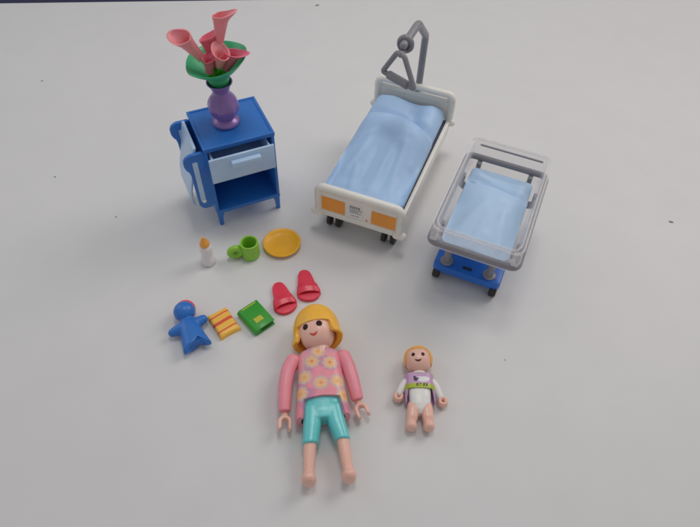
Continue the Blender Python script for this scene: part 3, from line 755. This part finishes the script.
# ---- baby
B = thing('toy_baby', 'toy baby in white romper with lilac sheep bib lying on its back', 'toy figure', (3.0, -6.6, 0), .02)
HEAD_E = 2 / .95
hc = (.01, 1.12, .60); hr = (.545, .575, .555); HM = about(hc, 0, R(-7))
mb = MB(); mb.ell(hc, hr, (.95, .95), 44, 30); mb.tube([(.01, .7, .55), (.01, .3, .5)], .26, 20); bh = mb.build('head', SKIN, B, M=HM)
for sx in (-1, 1):
    ex = hc[0] + sx * .20
    decal('eye', [(ex + x, hc[1] + .0 + y) for x, y in disc(18, .072, .082)], hc, hr, .010, EYE, bh, HM)
decal('mouth', smile(hc[0] - .01, hc[1] - .235, .145, .075, .03), hc, hr, .009, LIPD, bh, HM)
def bhair(phi, s):
    f, x = math.sin(phi), math.cos(phi); front = sstep(.35, .75, f)
    aend = lerp(R(116), R(63), front); a = aend * s
    r = (.605 - .01 * s * front) * (1 + .004 * math.sin(14 * phi) * s)
    return Vector((hc[0] + r * math.sin(a) * x, hc[1] + .035 + r * 1.0 * math.cos(a), hc[2] - .02 + r * math.sin(a) * f * (.94 if f < 0 else 1)))
shell(hc, bhair, 72, 24, .05, 'hair', BHAIR, B, M=HM)
mb = MB(); mb.rings([sect(.01, .46, .34, .42, .26), sect(.01, .36, .46, .41, .31), sect(.0, 0, .475, .40, .33), sect(.0, -.5, .44, .39, .33), sect(.0, -.78, .42, .37, .31), sect(-.0, -1.0, .28, .35, .27), sect(-.01, -1.16, .10, .33, .16)])
mb.fuse(.03, 4); mb.build('romper', ONESIE, B)
for path, hand, rz in (([(-.46, .20, .42), (-.62, .08, .38), (-.80, -.22, .32)], (-.84, -.38, .28), R(-8)), ([(.50, .22, .42), (.66, .06, .38), (.84, -.36, .31)], (.93, -.55, .27), R(12))):
    mb = MB(); mb.tube(crom(path, 5), [.20, .185, .155], 18, round_ends=True); sl = mb.build('sleeve', ONESIE, B)
    mb = MB(); mb.tube([(.135 * math.cos(a), .135 * math.sin(a), 0) for a in [R(-72 + 324 * k / 14) for k in range(15)]], .092, 12, round_ends=True, flat=1.9)
    mb.tube([(0, .14, 0), (0, .28, .02)], .09, 12)
    mb.fuse(.022, 3); mb.build('hand', SKIN, sl, M=Matrix.Translation(hand) @ Matrix.Rotation(rz, 4, 'Z'))
for x0, x1 in ((-.29, -.40), (.25, .29)):
    mb = MB(); mb.rings([sect(x0, -.70, .20, .36, .24), sect(x0, -.95, .245, .37, .28), sect(lerp(x0, x1, .5), -1.3, .225, .36, .26), sect(x1, -1.52, .20, .33, .22), sect(x1, -1.62, .19, .32, .2)])
    mb.ell((x1, -1.63, .36), (.225, .19, .30), (.85, .85), 24, 18); mb.fuse(.025, 2); mb.build('leg', SKIN, B)
def bibcol(co):
    x, y = co.x, co.y; lil = Vector((.57, .34, .54)); g = Vector((.42, .50, .03)); col = lil
    if co.z < .45 or y < -.205: return tuple(lil)
    col = col.lerp(g, (1 - sstep(-.005, .025, y)) )
    # white sheep, dark head, four short legs
    e = min(((x - .12) / .22) ** 2 + ((y - .17) / .105) ** 2, ((x - .30) / .10) ** 2 + ((y - .21) / .07) ** 2, ((x - .02) / .13) ** 2 + ((y - .22) / .09) ** 2, ((x - .19) / .14) ** 2 + ((y - .24) / .07) ** 2)
    col = col.lerp(Vector((.80, .78, .80)), 1 - sstep(.85, 1.15, e))
    e = min(((x + .17) / .085) ** 2 + ((y - .17) / .075) ** 2, ((x + .20) / .06) ** 2 + ((y - .255 + .3 * (x + .2)) / .065) ** 2, ((x + .06) / .06) ** 2 + ((y - .22) / .028) ** 2)
    col = col.lerp(Vector((.02, .015, .05)), 1 - sstep(.8, 1.2, e))
    for lx in (-.12, -.02, .16, .27):
        dd = abs(x - lx - .25 * (y + .04))
        if -.12 < y < .01: col = col.lerp(Vector((.02, .02, .02)), 1 - sstep(.022, .04, dd))
    if y < -.165: col = col.lerp(Vector((.35, .42, .04)), .6)
    return tuple(col)
def bib_pt(phi, s):
    c, f = math.cos(phi), math.sin(phi); n = .55; ux, uz = spow(c, n), spow(f, n); front = sstep(.2, .5, f)
    yend = lerp(-.70, -.185, front); y = lerp(.50, yend, max(0, (s - .12) / .88)); k = lerp(.80, 1, sstep(0, .16, s))
    return Vector((.01 + lerp(.60, .535, front) * ux * k, y, .40 + lerp(.31, .375, front) * uz * k))
shell(None, bib_pt, 240, 110, .04, 'bib', PRINT, B, color=bibcol, ang=50)
mb = MB(); mb.tube([(.01 + .27 * math.cos(a), .50, .52 + .27 * math.sin(a)) for a in [2 * PI * k / 32 for k in range(32)]], .05, 10, closed=True); mb.build('collar', ONESIE, B)

# ------------------------------------------------------------------ camera
f, pitch, roll, h = 577.2925, .8969, .0403, 21.7578
fw = Vector((0, math.cos(pitch), -math.sin(pitch))); u0 = Vector((0, math.sin(pitch), math.cos(pitch))); r0 = Vector((1, 0, 0))
rt = r0 * math.cos(roll) + u0 * math.sin(roll); up = u0 * math.cos(roll) - r0 * math.sin(roll)
cam = bpy.data.cameras.new('camera'); co = bpy.data.objects.new('camera', cam); C.objects.link(co)
M = Matrix((rt, up, -fw)).transposed().to_4x4(); M.translation = Vector((0, -h / math.tan(pitch), h)) * S
co.matrix_world = M; cam.sensor_width = 36; cam.sensor_fit = 'HORIZONTAL'; cam.lens = f / 700 * 36; cam.clip_start = .02; cam.clip_end = 400
scn.camera = co

# ------------------------------------------------------------------ light
w = bpy.data.worlds.new('World'); scn.world = w; w.use_nodes = True
w.node_tree.nodes['Background'].inputs['Color'].default_value = (.97, .975, 1.0, 1); w.node_tree.nodes['Background'].inputs['Strength'].default_value = .345
def area(name, loc, aim, size, power, col):
    l = bpy.data.lights.new(name, 'AREA'); l.shape = 'DISK'; l.size = size; l.energy = power; l.color = col
    o = bpy.data.objects.new(name, l); C.objects.link(o); o.location = loc
    o.rotation_euler = (Vector(aim) - Vector(loc)).to_track_quat('-Z', 'Y').to_euler(); return o
area('window_light', (6.3, 4.6, 7.0), (.3, .6, 0), 5.0, 275, (1.0, .95, .91))
area('cool_fill', (-7.5, 3.5, 5.5), (-.3, .3, 0), 5.5, 90, (.88, .93, 1.0))
cl = area('ceiling_lamp', (.3, 1.6, 9), (.1, .75, 0), 2.4, 18, (1.0, .97, .95)); cl.data.spread = R(62)
scn.view_settings.view_transform = 'Standard'; scn.view_settings.look = 'None'; scn.view_settings.exposure = 0; scn.view_settings.gamma = 1
scn.render.engine = 'CYCLES'
try:
    scn.cycles.filter_width = 1.75; scn.cycles.use_denoising = True; scn.cycles.transparent_max_bounces = 16; scn.cycles.max_bounces = 10
except Exception: pass
